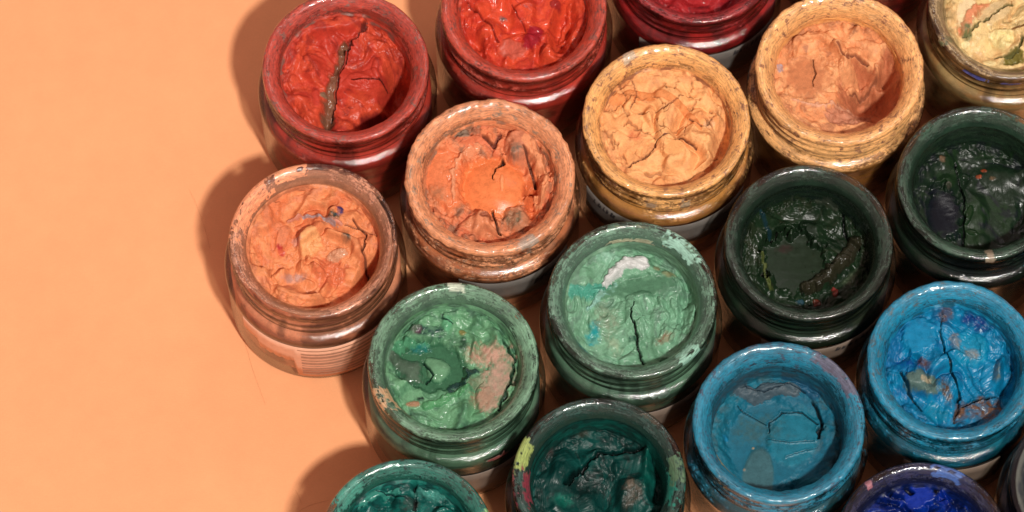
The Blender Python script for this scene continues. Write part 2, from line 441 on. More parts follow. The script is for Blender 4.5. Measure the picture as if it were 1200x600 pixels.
NRING = 118
RS = 74.8
DEEPER = 10
def build_paint(root, j):
    seed = j['seed']; cx, cy = j['c']
    dep = j['L'] + DEEPER
    rr = RS * (np.linspace(0, 1, NRING)[1:] ** 0.85)
    X = rr[:, None] * np.cos(TH)[None]; Y = rr[:, None] * np.sin(TH)[None]
    W = j.get('warp', 1.0)
    wx = fbm(X / 38, Y / 38, 0, seed + 1, 2) * 26 * W; wy = fbm(X / 38, Y / 38, 0, seed + 2, 2) * 26 * W
    xw, yw = X + wx, Y + wy
    Rn = rr[:, None] / RS + 0 * X
    Z = np.zeros_like(X)
    # big swell
    Z += fbm(xw / 48, yw / 48, 0, seed + 3, 2) * j.get('swell', 8) * 1.8
    # rounded lumps with sharp valleys
    ls = j.get('lsize', 20) * 1.75
    lum = np.sqrt(fbm(xw / ls, yw / ls, 0, seed + 4, 3, j.get('lgain', 0.27)) ** 2 + j.get('soft', 0.0025)) 
    lumm = 0.12 + 0.88 * sstep(-0.2, 0.3, fbm(X / 36, Y / 36, 0, seed + 44, 2))
    Z += lum * j.get('lump', 10) * 4.2 * lumm
    sw = j.get('swirl', 0)
    if sw:
        ox, oy = j.get('sc', (10, -10))
        rad = np.hypot(X - ox + wx * .7, Y - oy + wy * .7); an = np.arctan2(Y - oy, X - ox)
        Z += fbm(rad / 11, np.cos(an) * 1.1 + 3, np.sin(an) * 1.1 * 2.0, seed + 45, 4, .55) * 5.0 * sw
    # knife facets
    fc = j.get('facet', 0)
    valley = np.zeros_like(X)
    d1, d2, idx, rs, P = worley(xw, yw, j.get('cell', 34), seed + 7)
    tilt = rs.uniform(-1, 1, (len(P), 3))
    if fc:
        tx = tilt[idx, 0] * (X - P[idx, 0]) + tilt[idx, 1] * (Y - P[idx, 1])
        blend = sstep(0, 5, d2 - d1)
        Z += (tx * 0.16 + tilt[idx, 2] * 2.5) * fc * (0.4 + 0.6 * blend)
        ang = np.arctan2(tilt[:, 0], tilt[:, 1])[idx]
        u = X * np.cos(ang) + Y * np.sin(ang); v = -X * np.sin(ang) + Y * np.cos(ang)
        Z += fbm(u / 22, v / 2.6, idx * 3.0, seed + 8, 3) * 1.5 * fc
    # cracks of the dried crust
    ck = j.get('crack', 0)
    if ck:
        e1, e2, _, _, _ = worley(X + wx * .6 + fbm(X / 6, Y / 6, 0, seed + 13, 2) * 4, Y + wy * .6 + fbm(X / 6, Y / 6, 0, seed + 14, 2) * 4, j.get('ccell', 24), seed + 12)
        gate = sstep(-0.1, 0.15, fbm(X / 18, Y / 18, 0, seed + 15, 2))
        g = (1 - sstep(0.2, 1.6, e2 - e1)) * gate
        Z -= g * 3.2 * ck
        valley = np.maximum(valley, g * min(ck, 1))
    # fine crumble
    fi = j.get('fine', 1.0)
    fm = sstep(-0.05, 0.4, fbm(X / 24, Y / 24, 0, seed + 16, 2)) * 1.4
    fn = fbm(X / 5, Y / 5, 0, seed + 17, 4, 0.6)
    Z += fn * 1.8 * fi * (0.12 + fm)
    # crumbly ring against the wall
    ring = sstep(0.78, 0.98, Rn)
    Z += ring * (np.abs(fbm(X / 9, Y / 9, 0, seed + 18, 4)) * 9 + 2) * j.get('edge', 1.0)
    # slope of the whole surface
    sx, sy = j.get('slope', (-0.07, 0.08))
    Z += (X * sx + Y * sy)
    # colour
    c0, c1, c2 = [srgb(c) for c in j['cols'][:3]]
    n1 = fbm(xw / 24 + 9, yw / 24, 0, seed + 19, 4)
    col = mix(np.zeros(X.shape + (3,)) + c0, c1, sstep(0.0, 0.28, n1))
    n2 = fbm(xw / 12, yw / 12 + 5, 0, seed + 20, 4, .6)
    col = mix(col, c2, sstep(0.18, 0.5, n2) * j.get('dirt', .8))
    col = mix(col, c2, ring * sstep(0.0, 0.3, fbm(X / 7, Y / 7, 0, seed + 22, 3)) * .7)
    rough = np.full(X.shape, j.get('rough', 0.5)) + 0.12 * n1 + ring * .1
    fxn = fbm(X / 8, Y / 8, 0, seed + 23, 3)
    fxf = fbm(X / 3.5, Y / 3.5, 0, seed + 24, 3)

    def loc(px, py):
        return px - cx, -(py - cy - dep * 0.375) / 0.927
    for f in j.get('feats', []):
        k = f[0]
        if k in ('blob', 'pit', 'patch', 'flat'):
            _, px, py, rx, ry, ang, hgt = f[:7]
            fcol = f[7] if len(f) > 7 else None
            wet = f[8] if len(f) > 8 else None
            en = f[9] if len(f) > 9 else 0.30
            x0, y0 = loc(px, py); ry = ry / 0.927
            a = math.radians(ang); dx, dy = X - x0, Y - y0
            u = (dx * math.cos(a) + dy * math.sin(a)) / rx; v = (-dx * math.sin(a) + dy * math.cos(a)) / ry
            d = np.hypot(u, v)
            if k == 'patch':
                dd = d + fxn * 0.45 + fxf * 0.35
                m = 1 - (sstep(0.4, 1.25, dd) if max(rx, ry) > 8 else sstep(0.6, 1.1, dd))
                Z += m * hgt * 0.6
                m = m * (0.55 + 0.45 * sstep(-.3, .3, fbm(X / 4, Y / 4, 0, seed + 61, 3)))
            elif k == 'flat':       # smooth plate: flattens what lies under it
                dd = d + fxn * en
                m = 1 - sstep(0.8, 1.04, dd)
                zc = np.average(Z, weights=m + 1e-9)
                sm = zc + hgt + dx * 0.04 + (fbm(u * 1.2, v * 5, 0, seed + 60, 2)) * 0.3 + (1 - np.clip(d, 0, 1) ** 2) * (f[10] if len(f) > 10 else 0)
                Z = Z * (1 - m) + sm * m; valley = valley * (1 - m)
                m = 1 - (sstep(0.55, 1.1, dd + fxf * .2) if en > .2 else sstep(0.85, 1.03, dd))
            else:
                dd = d + (fbm(X / 18, Y / 18, 0, seed + 63, 2) * 0.35 + fxn * .06 if k == 'blob' else fxn * 0.38)
                if k == 'pit' and hgt < -14: dd = d + fbm(X / 22, Y / 22, 0, seed + 62, 2) * 0.3
                dome = np.clip(1 - dd ** 2, 0, 1) ** .6 if k == 'blob' else (1 - sstep(0.2, 1.1, dd))
                if k == 'blob': valley = valley * (1 - (dd < 1))
                Z += dome * hgt
                m = 1 - sstep(0.75, 1.05, dd + fxf * .2)
            if fcol is not None: col = mix(col, srgb(fcol), m)
            if wet is not None: rough = rough * (1 - m) + wet * m
        elif k in ('gash', 'ridge', 'streak'):
            _, pts, w0, w1, hgt = f[:5]
            fcol = f[5] if len(f) > 5 else None
            wet = f[6] if len(f) > 6 else None
            L_ = [loc(*p) for p in pts]
            jx = fxn * min(w0 + w1, 8) * .45 + fxf * 0.8
            jit = 1 if k != 'streak' else 1.4
            d, t = polydist(X + jx * jit, Y - jx * .8 * jit, L_)
            w = (w0 + (w1 - w0) * t) / 2.4 + 0.1
            if k == 'gash':
                m = 1 - sstep(0.55, 1.15, d / w)
                lipm = np.exp(-((d - w * 1.6) / (w * .6 + 1)) ** 2)
                Z += m * hgt + lipm * 0.8
                if fcol is None: fcol = tuple(np.array(j['cols'][2]) * 0.45)
            elif k == 'ridge':
                m = np.sqrt(np.clip(1 - (d / w) ** 2, 0, 1)); Z += m * hgt; m = (d < w) * 1.0
            else:
                m = 1 - sstep(0.6, 1.2, d / w + fxf * .5); Z += m * hgt
            if fcol is not None: col = mix(col, srgb(fcol), m)
            if wet is not None: rough = rough * (1 - m) + wet * m
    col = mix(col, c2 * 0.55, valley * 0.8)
    base_h = HJ - dep
    lim = 184 - dep * 0.0
    Zs = np.minimum(base_h + Z - 2, 168 + 4 * np.tanh((base_h + Z - 170) / 8))
    # centre vertex ring
    # wall coat
    nW = 22
    s = np.linspace(0, 1, nW + 1)[1:, None]
    zr = Zs[-1][None]
    Zw = zr + (170.5 - zr) * s ** 0.9
    wallr = 77.2 + (s ** 3) * 1.5
    bul = np.abs(fbm(np.cos(TH)[None] * 5 + 0 * s, np.sin(TH)[None] * 5 + 0 * s, Zw / 4.0, seed + 50, 4)) * 4.0 + 0.4
    bul = bul * (1 - s ** 2) * j.get('wallcoat', 1.0)
    Rw = wallr - bul * 0.8 - (1 - s) ** 3 * 1.4
    Xw, Yw = Rw * np.cos(TH), Rw * np.sin(TH)
    wc0, wc1 = [srgb(c) for c in (j.get('wall') or j['rim'])[:2]]
    nw = fbm(np.cos(TH)[None] * 6 + 0 * s, np.sin(TH)[None] * 6 + 0 * s, Zw / 6.0, seed + 51, 4)
    colw = mix(np.zeros(Xw.shape + (3,)) + wc0, wc1, sstep(-0.05, 0.2, nw))
    colw = mix(colw, col[-1][None] + 0 * colw, (1 - sstep(0.0, 0.25, s + 0.3 * nw)))
    roughw = np.full(Xw.shape, j.get('wrough', 0.45))
    # outside of the filling, held inside the glass
    ro, ho, to = resample([(79, 171), (82.5, 177.5), (86, 182), (88.5, 184.3), (91, 185.3), (92, 183.5), (91.5, 180), (90, 177), (88.5, 174.5), (87, 172), (86.5, 140), (88.5, 134), (94, 129.5), (98.5, 125.5), (100, 119), (99.8, 112), (99.3, 19), (96, 12), (60, 11), (2, 11)], 2.6)
    Ro = ro[:, None] + 0 * TH[None]; Zo = ho[:, None] + 0 * TH[None]
    no = fbm(np.cos(TH)[None] * 3 + 0 * Ro, np.sin(TH)[None] * 3 + 0 * Ro, (Zo + Ro) / 5.0, seed + 52, 4)
    oc0 = srgb(j.get('side', j['cols'][0])); oc1 = srgb(j['cols'][2])
    no2 = fbm(np.cos(TH)[None] * 4 + 0 * Ro, np.sin(TH)[None] * 4 + 0 * Ro, (Zo + Ro) / 26.0, seed + 53, 4)
    colo = mix(np.zeros(Ro.shape + (3,)) + oc0, oc1, sstep(-0.1, 0.3, no) * .75)
    colo = mix(colo, colo * 0.35, sstep(0.08, 0.3, no2) * 0.8)
    colo = mix(colo, colo * 1.35, sstep(0.1, 0.3, -no2) * 0.8)
    lipc = mix(np.zeros(Ro.shape + (3,)) + srgb(j['rim'][0]) * 0.72, srgb(j['rim'][1]) * 0.8, sstep(-0.1, 0.25, no))
    colo = mix(colo, lipc, np.maximum(sstep(171, 175, Zo), (Ro < 84) * (Zo > 160)))
    colo = mix(colo, colo * 0.55, (Zo > 134) * (Zo < 171) * sstep(-0.05, 0.1, no) * 0.6)
    rougho = np.full(Ro.shape, 0.5)
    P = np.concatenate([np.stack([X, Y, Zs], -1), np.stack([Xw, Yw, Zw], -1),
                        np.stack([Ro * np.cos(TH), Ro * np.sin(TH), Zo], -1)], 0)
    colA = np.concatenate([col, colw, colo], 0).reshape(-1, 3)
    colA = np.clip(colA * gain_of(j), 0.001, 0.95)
    rgA = np.clip(np.concatenate([rough, roughw, rougho], 0).ravel(), 0.08, 0.9)
    return grid_mesh('paint', P, M_PAINT, root, dict(Col=colA, rough=rgA), cap_first=True, cap_last=True)

def strip(name, root, mat, azs, lo, hi, r=106.6, thick=0.5, holes=None):
    """curved label strip; azs degrees, lo/hi arrays of heights per azimuth"""
    a = np.radians(np.array(azs)); lo = np.zeros(len(a)) + lo; hi = np.zeros(len(a)) + hi
    rows = []
    for (rad, t) in ((r, 0), (r + thick, 0), (r + thick, 1 / 3), (r + thick, 2 / 3), (r + thick, 1), (r, 1), (r, 0)):
        h = lo + (hi - lo) * t
        rows.append(np.stack([rad * np.cos(a), rad * np.sin(a), h], -1))
    return grid_mesh(name, np.array(rows), mat, root, close_u=False)

def quad_mesh(name, quads, mat, parent, r=107.35):
    """flat ink marks on the label: quads = (az0, az1, h0, h1, skew)"""
    V, F = [], []
    for (a0, a1, h0, h1, sk) in quads:
        n = max(2, int(abs(a1 - a0) / 3) + 1)
        b = len(V)
        for i in range(n):
            a = a0 + (a1 - a0) * i / (n - 1)
            for h in (h0, h1):
                aa = math.radians(a + (sk if h == h1 else 0))
                V.append((r * math.cos(aa) * S, r * math.sin(aa) * S, h * S))
        for i in range(n - 1):
            F.append((b + 2 * i, b + 2 * i + 2, b + 2 * i + 3, b + 2 * i + 1))
    me = bpy.data.meshes.new(name); me.from_pydata(V, [], F); me.update()
    me.materials.append(mat)
    o = bpy.data.objects.new(name, me); C.objects.link(o); o.parent = parent
    return o

def text_mesh(txt, size, az, h, mat, parent, r=107.35):
    cu = bpy.data.curves.new('lettering', 'FONT'); cu.body = txt; cu.size = size; cu.shear = 0.25; cu.resolution_u = 3
    cu.offset = size * 0.02
    tmp = bpy.data.objects.new('lettering', cu); C.objects.link(tmp)
    dg = bpy.context.evaluated_depsgraph_get()
    me = bpy.data.meshes.new_from_object(tmp.evaluated_get(dg))
    bpy.data.objects.remove(tmp, do_unlink=True)
    me.name = 'lettering'
    for v in me.vertices:
        a = math.radians(az) + v.co.x / r
        v.co = Vector((r * math.cos(a) * S, r * math.sin(a) * S, (h + v.co.y) * S))
    me.materials.clear(); me.materials.append(mat)
    o = bpy.data.objects.new('lettering', me); C.objects.link(o); o.parent = parent
    return o

def build_jar(j):
    x, y = unproject(*j['c'])
    root = bpy.data.objects.new('paint_jar', None); C.objects.link(root)
    root.location = (x * S, y * S, 0)
    root.empty_display_size = 0.01
    root.scale = (1.012, 1.012, 1.0)
    root['label'] = j['label']; root['category'] = 'paint jar'
    root['group'] = 'open glass jars of paint packed together'
    build_glass(root, j)
    build_paint(root, j)
    rnd = random.Random(j['seed'])
    kind = j.get('lab')
    if kind == 'barcode':
        azs = np.arange(-142, -38, 2.0)
        lo = np.where(azs > -104, 22, 66 + 3 * np.sin(azs)); lo = np.where(azs < -128, 84, lo)
        lb = strip('label', root, M_LABEL_PEACH, azs, lo, 114)
        q = []
        hs = [(104, 107), (91, 96), (81, 87), (72, 75), (61, 67), (55, 57), (45, 50), (36, 41), (29, 33)]
        for i, (h0, h1) in enumerate(hs): q.append((-99 if i else -101, -46, h0, h1, 0))
        bc = quad_mesh('barcode', q, M_INK_SOFT, lb)
    elif kind:
        a0, a1, h0, h1 = kind['az'][0], kind['az'][1], kind['h'][0], kind['h'][1]
        azs = np.arange(a0, a1 + .1, 3.0)
        lb = strip('label', root, kind.get('mat', M_LABEL_GREY), azs, h0, h1)
        if kind.get('text'):
            for (t, sz, az, h) in kind['text']: text_mesh(t, sz, az, h, M_INK, lb)
        if kind.get('marks'):
            m0, m1 = kind['marks']; q = []; a = m0
            while a < m1:
                w = rnd.uniform(1.2, 3.2)
                hh = rnd.uniform(9, 15); b = rnd.uniform(97, 99)
                q.append((a, a + w, b, b + rnd.uniform(3, 5), 0.5)); q.append((a, a + w * .4, b, b + hh, 1.2))
                if rnd.random() < .5: q.append((a + w * .6, a + w, b + 3, b + hh - 3, 1))
                a += w + rnd.uniform(0.8, 2.4)
            quad_mesh('lettering', q, M_INK, lb)
    return root

# ------------------------------------------------------------------ the setting: peach paper table
def table():
    me = bpy.data.meshes.new('table_surface')
    s = 3.0
    me.from_pydata([(-s, -s, 0), (s, -s, 0), (s, s, 0), (-s, s, 0)], [], [(0, 1, 2, 3)]); me.update()
    me.materials.append(M_TABLE)
    o = bpy.data.objects.new('table_surface', me); C.objects.link(o)
    o['kind'] = 'structure'
table()

def hair(pts, label, rad=0.45):
    rad *= 0.5
    P = [np.array([*unproject(px, py, 0.0), rad]) for px, py in pts]
    # smooth curve
    Q = []
    n = len(P)
    for i in range(n - 1):
        p0, p1, p2, p3 = P[max(i - 1, 0)], P[i], P[i + 1], P[min(i + 2, n - 1)]
        for t in np.linspace(0, 1, 8, endpoint=False):
            Q.append(0.5 * ((2 * p1) + (-p0 + p2) * t + (2 * p0 - 5 * p1 + 4 * p2 - p3) * t * t + (-p0 + 3 * p1 - 3 * p2 + p3) * t ** 3))
    Q.append(P[-1]); Q = np.array(Q)
    rings = []
    for i, q in enumerate(Q):
        d = Q[min(i + 1, len(Q) - 1)] - Q[max(i - 1, 0)]; d /= np.linalg.norm(d)
        s = np.cross(d, [0, 0, 1]); s /= np.linalg.norm(s); u = np.array([0, 0, 1.0])
        k = rad * (0.4 + 0.6 * math.sin(math.pi * min(max(i / (len(Q) - 1), .05), .95)))
        rings.append([q + k * (s * math.cos(a) + u * math.sin(a)) for a in (0, 1.57, 3.14, 4.71)])
    o = grid_mesh('hair', np.array(rings), M_HAIR, None, cap_first=True, cap_last=True)
    o['label'] = label; o['category'] = 'hair'; o['group'] = 'fine hairs lying on the peach paper'
hair([(221, 221), (230, 240), (240, 268), (246, 292)], 'fine short hair on the peach paper, upper left of the pale orange jar', .4)
hair([(284, 394), (290, 412), (297, 436), (311, 474)], 'fine straight hair on the peach paper below left of the barcode jar', .5)
hair([(346, 574), (350, 582), (354, 592)], 'tiny upright hair on the peach paper beside the bottom left teal jar', .4)

hair([(350, 599), (364, 592), (386, 586)], 'tiny slanting hair reaching into the shadow of the bottom left teal jar', .4)

BK = (38, 30, 26)
GREY = dict(az=(-135, -35), h=(62, 116))
JARS = [
 dict(c=(405, 77), seed=101, gain=0.76, L=36, slope=(-.13, .15), cols=[(222, 78, 50), (206, 62, 44), (164, 50, 40)], rim=[(206, 74, 56), (150, 92, 78)],
      cover=0.58, lump=8, lsize=30, facet=.45, fine=.6, rough=.36, swell=7, crack=.3, side=(208, 62, 46),
      label='leftmost red jar of the top row, a brown gash down its paint',
      feats=[('blob', 366, 80, 17, 17, 0, 5), ('blob', 345, 105, 9, 20, 25, 4), ('blob', 440, 48, 16, 9, -20, 5), ('blob', 448, 78, 14, 12, 0, 5),
             ('ridge', [(342, 60), (358, 40), (388, 38), (404, 52)], 7, 6, 4), ('blob', 422, 92, 22, 10, 20, 4),
             ('pit', 462, 102, 24, 50, -18, -46), ('pit', 440, 134, 26, 12, 25, -26, (150, 44, 36)), ('gash', [(428, 20), (422, 40), (408, 54), (400, 62)], 3, 6, -6, (110, 40, 32)),
             ('gash', [(401, 54), (396, 76), (388, 100), (384, 122), (384, 144)], 9, 20, -6, (140, 86, 62), .15),
             ('gash', [(406, 58), (404, 74), (396, 92), (388, 142)], 2, 3, -5, (90, 32, 26)),
             ('gash', [(411, 96), (428, 94), (444, 92), (452, 96)], 2, 2.5, -3), ('blob', 378, 114, 6, 4, 0, 3, (150, 110, 84), .15)]),
 dict(c=(614, 6), seed=102, gain=0.78, L=32, cols=[(230, 78, 48), (218, 66, 44), (190, 50, 38)], rim=[(210, 76, 54), (150, 76, 62)],
      cover=0.60, lump=10, lsize=30, facet=.2, fine=.35, rough=.2, swell=9, side=(208, 62, 46), warp=1.6,
      label='second red jar of the top row, wet glossy paint, crimson lump',
      feats=[('pit', 660, 30, 16, 44, -15, -30), ('pit', 557, 50, 14, 26, 35, -14), ('blob', 550, 25, 8, 14, 20, 5, None, .12), ('blob', 566, 12, 10, 12, -30, 5, None, .12),
             ('gash', [(548, 10), (562, 22), (574, 34), (582, 50)], 2, 4, -4, (150, 40, 30)), ('blob', 602, 58, 16, 13, 0, 6, (214, 92, 70), .45),
             ('blob', 624, 43, 11, 16, -25, 5, (176, 36, 44), .15), ('patch', 588, 22, 5, 4, 0, 2, (110, 90, 84), .15),
             ('ridge', [(668, 0), (662, 30), (648, 52), (636, 66)], 6, 8, 5), ('gash', [(600, 4), (606, 20), (616, 34)], 1.5, 2, -2, (160, 44, 32)),
             ('blob', 652, 2, 8, 6, 0, 4, (176, 50, 44))]),
 dict(c=(818, -60), seed=103, gain=0.8, L=34, cols=[(178, 38, 40), (150, 32, 38), (110, 30, 34)], rim=[(176, 42, 42), (112, 34, 36)],
      cover=0.50, lump=9, facet=.4, rough=.3, side=(186, 40, 38),
      lab=dict(az=(-130, -30), h=(50, 116), marks=(-66, -42)), wall=[(170, 52, 50), (120, 36, 38)],
      label='dark crimson jar cut by the top edge with a printed white label showing'),
 dict(c=(1019, -125), seed=104, gain=0.9, L=34, cols=[(170, 38, 38), (150, 32, 38), (110, 30, 34)], rim=[(160, 42, 42), (112, 34, 36)],
      cover=0.45, side=(190, 40, 38), label='red jar mostly beyond the top edge, glimpsed between the ochre and the cream jar'),
 dict(c=(984, 79), seed=105, gain=0.9, L=32, cols=[(238, 160, 106), (222, 138, 88), (182, 112, 76)], rim=[(250, 176, 108), (160, 104, 70)],
      cover=0.68, crust=1.2, outside=.1, clear=.06, lump=7, lsize=17, facet=.5, fine=.9, rough=.6, swell=4, crack=.5, side=(196, 120, 56), slope=(-.06, .05),
      wall=[(236, 160, 92), (222, 150, 90)],
      label='ochre jar at the top, smooth brown plate beside a deep hollow in crusty paint',
      feats=[('pit', 1026, 100, 40, 42, -20, -62, (196, 112, 74)), ('pit', 1000, 128, 34, 14, 15, -12, (196, 124, 92)),
             ('flat', 948, 88, 32, 28, 20, -2, (198, 118, 74), .45), ('blob', 946, 52, 22, 9, 15, 7), ('blob', 975, 42, 12, 8, 0, 6),
             ('ridge', [(934, 62), (940, 46), (964, 40), (990, 58), (1000, 80)], 10, 16, 7), ('blob', 1000, 84, 13, 18, 20, 7, (236, 156, 104)),
             ('ridge', [(988, 106), (1008, 96), (1028, 84), (1040, 66)], 14, 10, 7), ('blob', 1024, 56, 18, 10, -30, 7), ('blob', 1006, 62, 12, 9, 0, 5),
             ('gash', [(984, 54), (994, 70), (1006, 62), (1022, 70)], 3, 4, -6, (150, 84, 56)), ('gash', [(1000, 100), (1020, 92), (1034, 80)], 2, 3, -4, (150, 84, 56)),
             ('gash', [(956, 68), (958, 84), (955, 100)], 1.6, 1.6, -4, (120, 64, 40)), ('patch', 916, 80, 5, 5, 0, .5, (160, 150, 160)),
             ('streak', [(930, 118), (960, 124), (980, 118), (1000, 116)], 4, 4, 2, (224, 156, 120))]),
 dict(c=(1185, 5), seed=106, gain=0.86, L=30, cols=[(238, 196, 134), (226, 176, 118), (170, 138, 90)], rim=[(206, 166, 118), (160, 122, 88)],
      cover=0.42, lump=6, swirl=.8, facet=.6, fine=.6, rough=.35, side=(176, 124, 74), wall=[(190, 160, 110), (150, 120, 80)],
      stains=[(-118, 11, 168, 176, (42, 52, 118)), (-90, 9, 164, 171, (42, 52, 118)), (-150, 4, 176, 190, (70, 82, 50))],
      label='cream yellow jar in the top right corner with blue stains under its lip',
      feats=[('flat', 1135, 18, 14, 26, -15, 3, (238, 200, 150), .3), ('streak', [(1127, 40), (1140, 18), (1166, 8)], 12, 18, 3, (224, 136, 92)),
             ('flat', 1170, 14, 26, 13, 30, 2, (214, 176, 124), .25),
             ('gash', [(1130, 44), (1150, 30), (1172, 12), (1190, 4)], 3, 5, -5, (120, 104, 60)), ('patch', 1133, 40, 7, 9, 10, -2, (120, 116, 74)),
             ('blob', 1176, 44, 17, 15, 0, 8, (240, 208, 142)), ('pit', 1190, 68, 16, 9, 20, -9, (128, 110, 52)), ('gash', [(1170, 66), (1186, 66), (1198, 56), (1200, 44)], 4, 6, -6, (110, 100, 56)),
             ('blob', 1133, 52, 6, 5, 0, 3, (240, 214, 156)), ('blob', 1160, 72, 8, 4, -10, 4, (242, 210, 150))]),
 dict(c=(367, 281), seed=107, gain=0.82, L=30, cols=[(240, 142, 90), (232, 124, 76), (222, 128, 90)], rim=[(236, 154, 116), (200, 132, 100)],
      cover=0.44, lump=9, lsize=18, facet=.7, fine=1.1, rough=.5, swell=5, crack=.3, side=(240, 146, 106), dirt=.5,
      wall=[(236, 142, 96), (200, 116, 78)], lab='barcode',
      stains=[(150, 28, 176, 192, (240, 146, 100)), (110, 14, 182, 192, (238, 150, 104))],
      label='pale orange jar at the far left with a barcode label and blue speck',
      feats=[('pit', 436, 318, 20, 32, -25, -34), ('blob', 360, 288, 16, 17, 0, 6, (246, 164, 104)), ('ridge', [(336, 262), (352, 254), (376, 258), (396, 266)], 4, 6, 4, (226, 140, 112)),
             ('streak', [(352, 256), (374, 258), (392, 268)], 3, 5, 1, (178, 144, 138)), ('patch', 388, 258, 10, 6, 0, 3, (48, 54, 44)),
             ('patch', 396, 252, 4, 7, -20, 4, (28, 44, 104), .2), ('patch', 405, 281, 5, 9, 0, 1, (92, 72, 56)),
             ('pit', 385, 318, 22, 16, 20, -5, (226, 116, 74), .35), ('blob', 393, 300, 11, 6, 15, 5, (222, 150, 112), .2), ('blob', 421, 292, 9, 11, 0, 6, (240, 140, 90)),
             ('gash', [(412, 262), (428, 276), (424, 300), (432, 322)], 3, 3, -6, (130, 70, 48)), ('gash', [(402, 268), (420, 268), (440, 278)], 2, 2, -4, (130, 70, 48)),
             ('patch', 328, 296, 4, 7, 30, 0, (190, 52, 48), .2), ('patch', 344, 325, 15, 6, 10, 1, (196, 136, 116)), ('patch', 346, 285, 7, 6, 0, 1, (222, 152, 130)),
             ('blob', 358, 312, 12, 9, 0, 4), ('ridge', [(312, 322), (330, 344), (356, 352), (382, 350)], 10, 12, 5)]),
 dict(c=(574, 206), seed=108, gain=0.8, L=30, cols=[(238, 136, 90), (228, 120, 80), (160, 108, 82)], rim=[(246, 156, 106), (172, 132, 104)],
      clear=.04, cover=0.66, crust=1.6, lump=7, lsize=16, facet=.6, fine=1.0, rough=.55, swell=4, crack=.6, side=(232, 128, 80), edge=1.9,
      wall=[(234, 138, 92), (168, 116, 88)], lab=dict(az=(-110, -30), h=(62, 116), text=[('MC', 19, -62, 84)]),
      stains=[(-62, 7, 184, 191, (176, 150, 130))],
      label='orange jar with a thick crumbly rim around a smooth wet orange pool',
      feats=[('flat', 524, 212, 28, 38, 10, 1, (240, 128, 80), .25, .1, 3), ('ridge', [(560, 172), (540, 186), (531, 206), (532, 236)], 7, 6, 3, (240, 150, 106), .2),
             ('pit', 580, 214, 56, 48, 0, -13), ('flat', 578, 217, 43, 37, -12, -4, (246, 130, 74), .28, .07, 12), ('pit', 624, 228, 12, 32, 0, -12, (232, 116, 68), .25),
             ('blob', 606, 176, 17, 20, 0, 22, (220, 128, 90), .5), ('patch', 604, 182, 9, 9, 0, 2, (130, 100, 80)), ('blob', 588, 166, 16, 7, 10, 6),
             ('gash', [(590, 188), (582, 196), (578, 210)], 6, 2, -6, (72, 34, 24)), ('gash', [(586, 158), (580, 172), (566, 160)], 7, 5, -7, (130, 60, 42)),
             ('ridge', [(618, 170), (630, 190), (638, 214), (630, 236)], 16, 14, 15, (240, 148, 100)), ('gash', [(612, 176), (622, 196), (628, 214)], 3, 4, -6, (120, 64, 46)),
             ('blob', 566, 264, 26, 14, 5, 13, (232, 138, 94), .35), ('pit', 568, 258, 8, 4, 0, -5, (170, 90, 60)), ('blob', 604, 256, 18, 15, 0, 14, (206, 126, 88)), ('patch', 602, 254, 13, 10, 0, 1, (132, 104, 78)),
             ('gash', [(578, 246), (580, 260), (586, 274)], 4, 4, -8, (90, 48, 34)), ('patch', 512, 232, 14, 12, 0, 3, (196, 118, 80)),
             ('blob', 540, 160, 12, 7, 0, 5, (150, 118, 96)), ('blob', 588, 214, 2.5, 9, 0, 2, (250, 150, 96), .12)]),
 dict(c=(781, 140), lgain=.36, soft=.0006, seed=109, gain=0.9, L=24, cols=[(244, 170, 108), (236, 156, 96), (212, 132, 84)], rim=[(246, 172, 100), (158, 102, 68)],
      cover=0.62, lump=7, lsize=24, facet=.6, fine=.8, rough=.65, swell=5, crack=1.3, ccell=27, side=(206, 132, 64), dirt=.5, edge=.8,
      wall=[(224, 146, 88), (160, 100, 66)], lab=dict(az=(-150, -30), h=(60, 117), marks=(-142, -124)),
      stains=[(-101, 4, 140, 166, (150, 116, 90)), (-76, 4, 140, 166, (140, 116, 92)), (118, 5, 186, 191, (190, 160, 130)), (-36, 5, 140, 150, (226, 180, 130))],
      label='yellow orange jar below the crimson jar, dry cracked paint nearly to its rim',
      feats=[('pit', 850, 150, 12, 50, -10, -18), ('ridge', [(720, 120), (742, 112), (776, 112), (806, 130), (820, 148)], 14, 10, 3, (226, 136, 78)), ('flat', 790, 176, 15, 11, 10, 1, (240, 160, 96)),
             ('gash', [(736, 196), (760, 182), (772, 166), (786, 160), (800, 162), (818, 174)], 2.2, 2.2, -4, (110, 56, 34)),
             ('gash', [(770, 132), (790, 124), (802, 112)], 1.6, 1.6, -3, (150, 80, 48)), ('gash', [(810, 140), (822, 148), (836, 138)], 2, 2, -3, (130, 70, 44)),
             ('gash', [(742, 96), (748, 112), (740, 128)], 1.6, 1.6, -3, (150, 80, 48)), ('patch', 832, 142, 8, 5, 40, 1, (232, 176, 130)),
             ('streak', [(740, 80), (756, 76), (780, 78)], 9, 8, 4, (150, 108, 80)), ('patch', 758, 82, 10, 5, 10, 4, (172, 150, 136)),
             ('patch', 745, 160, 10, 8, 0, -1, (216, 120, 74))]),
 dict(c=(948, 283), seed=110, gain=0.5, L=62, cols=[(36, 56, 34), (28, 46, 28), (50, 56, 36)], rim=[(56, 84, 64), (42, 62, 48)],
      slope=(-.15,.15), cover=0.46, crust=.4, lump=5, swirl=.5, lsize=26, facet=.2, fine=.6, rough=.3, swell=4, side=(32, 52, 34), edge=1.6, wrough=.25,
      wall=[(34, 50, 36), (28, 42, 34)], lab=dict(az=(-120, -32), h=(70, 116), mat=None, marks=(-72, -40)),
      label='dark green jar with deep, nearly black paint and red flecks at its lower edge',
      feats=[('flat', 935, 308, 42, 38, 0, -10, (34, 52, 32), .35, .45, -4), ('gash', [(992, 245), (994, 268), (1000, 284), (1012, 294)], 4, 6, -8, (14, 18, 14)),
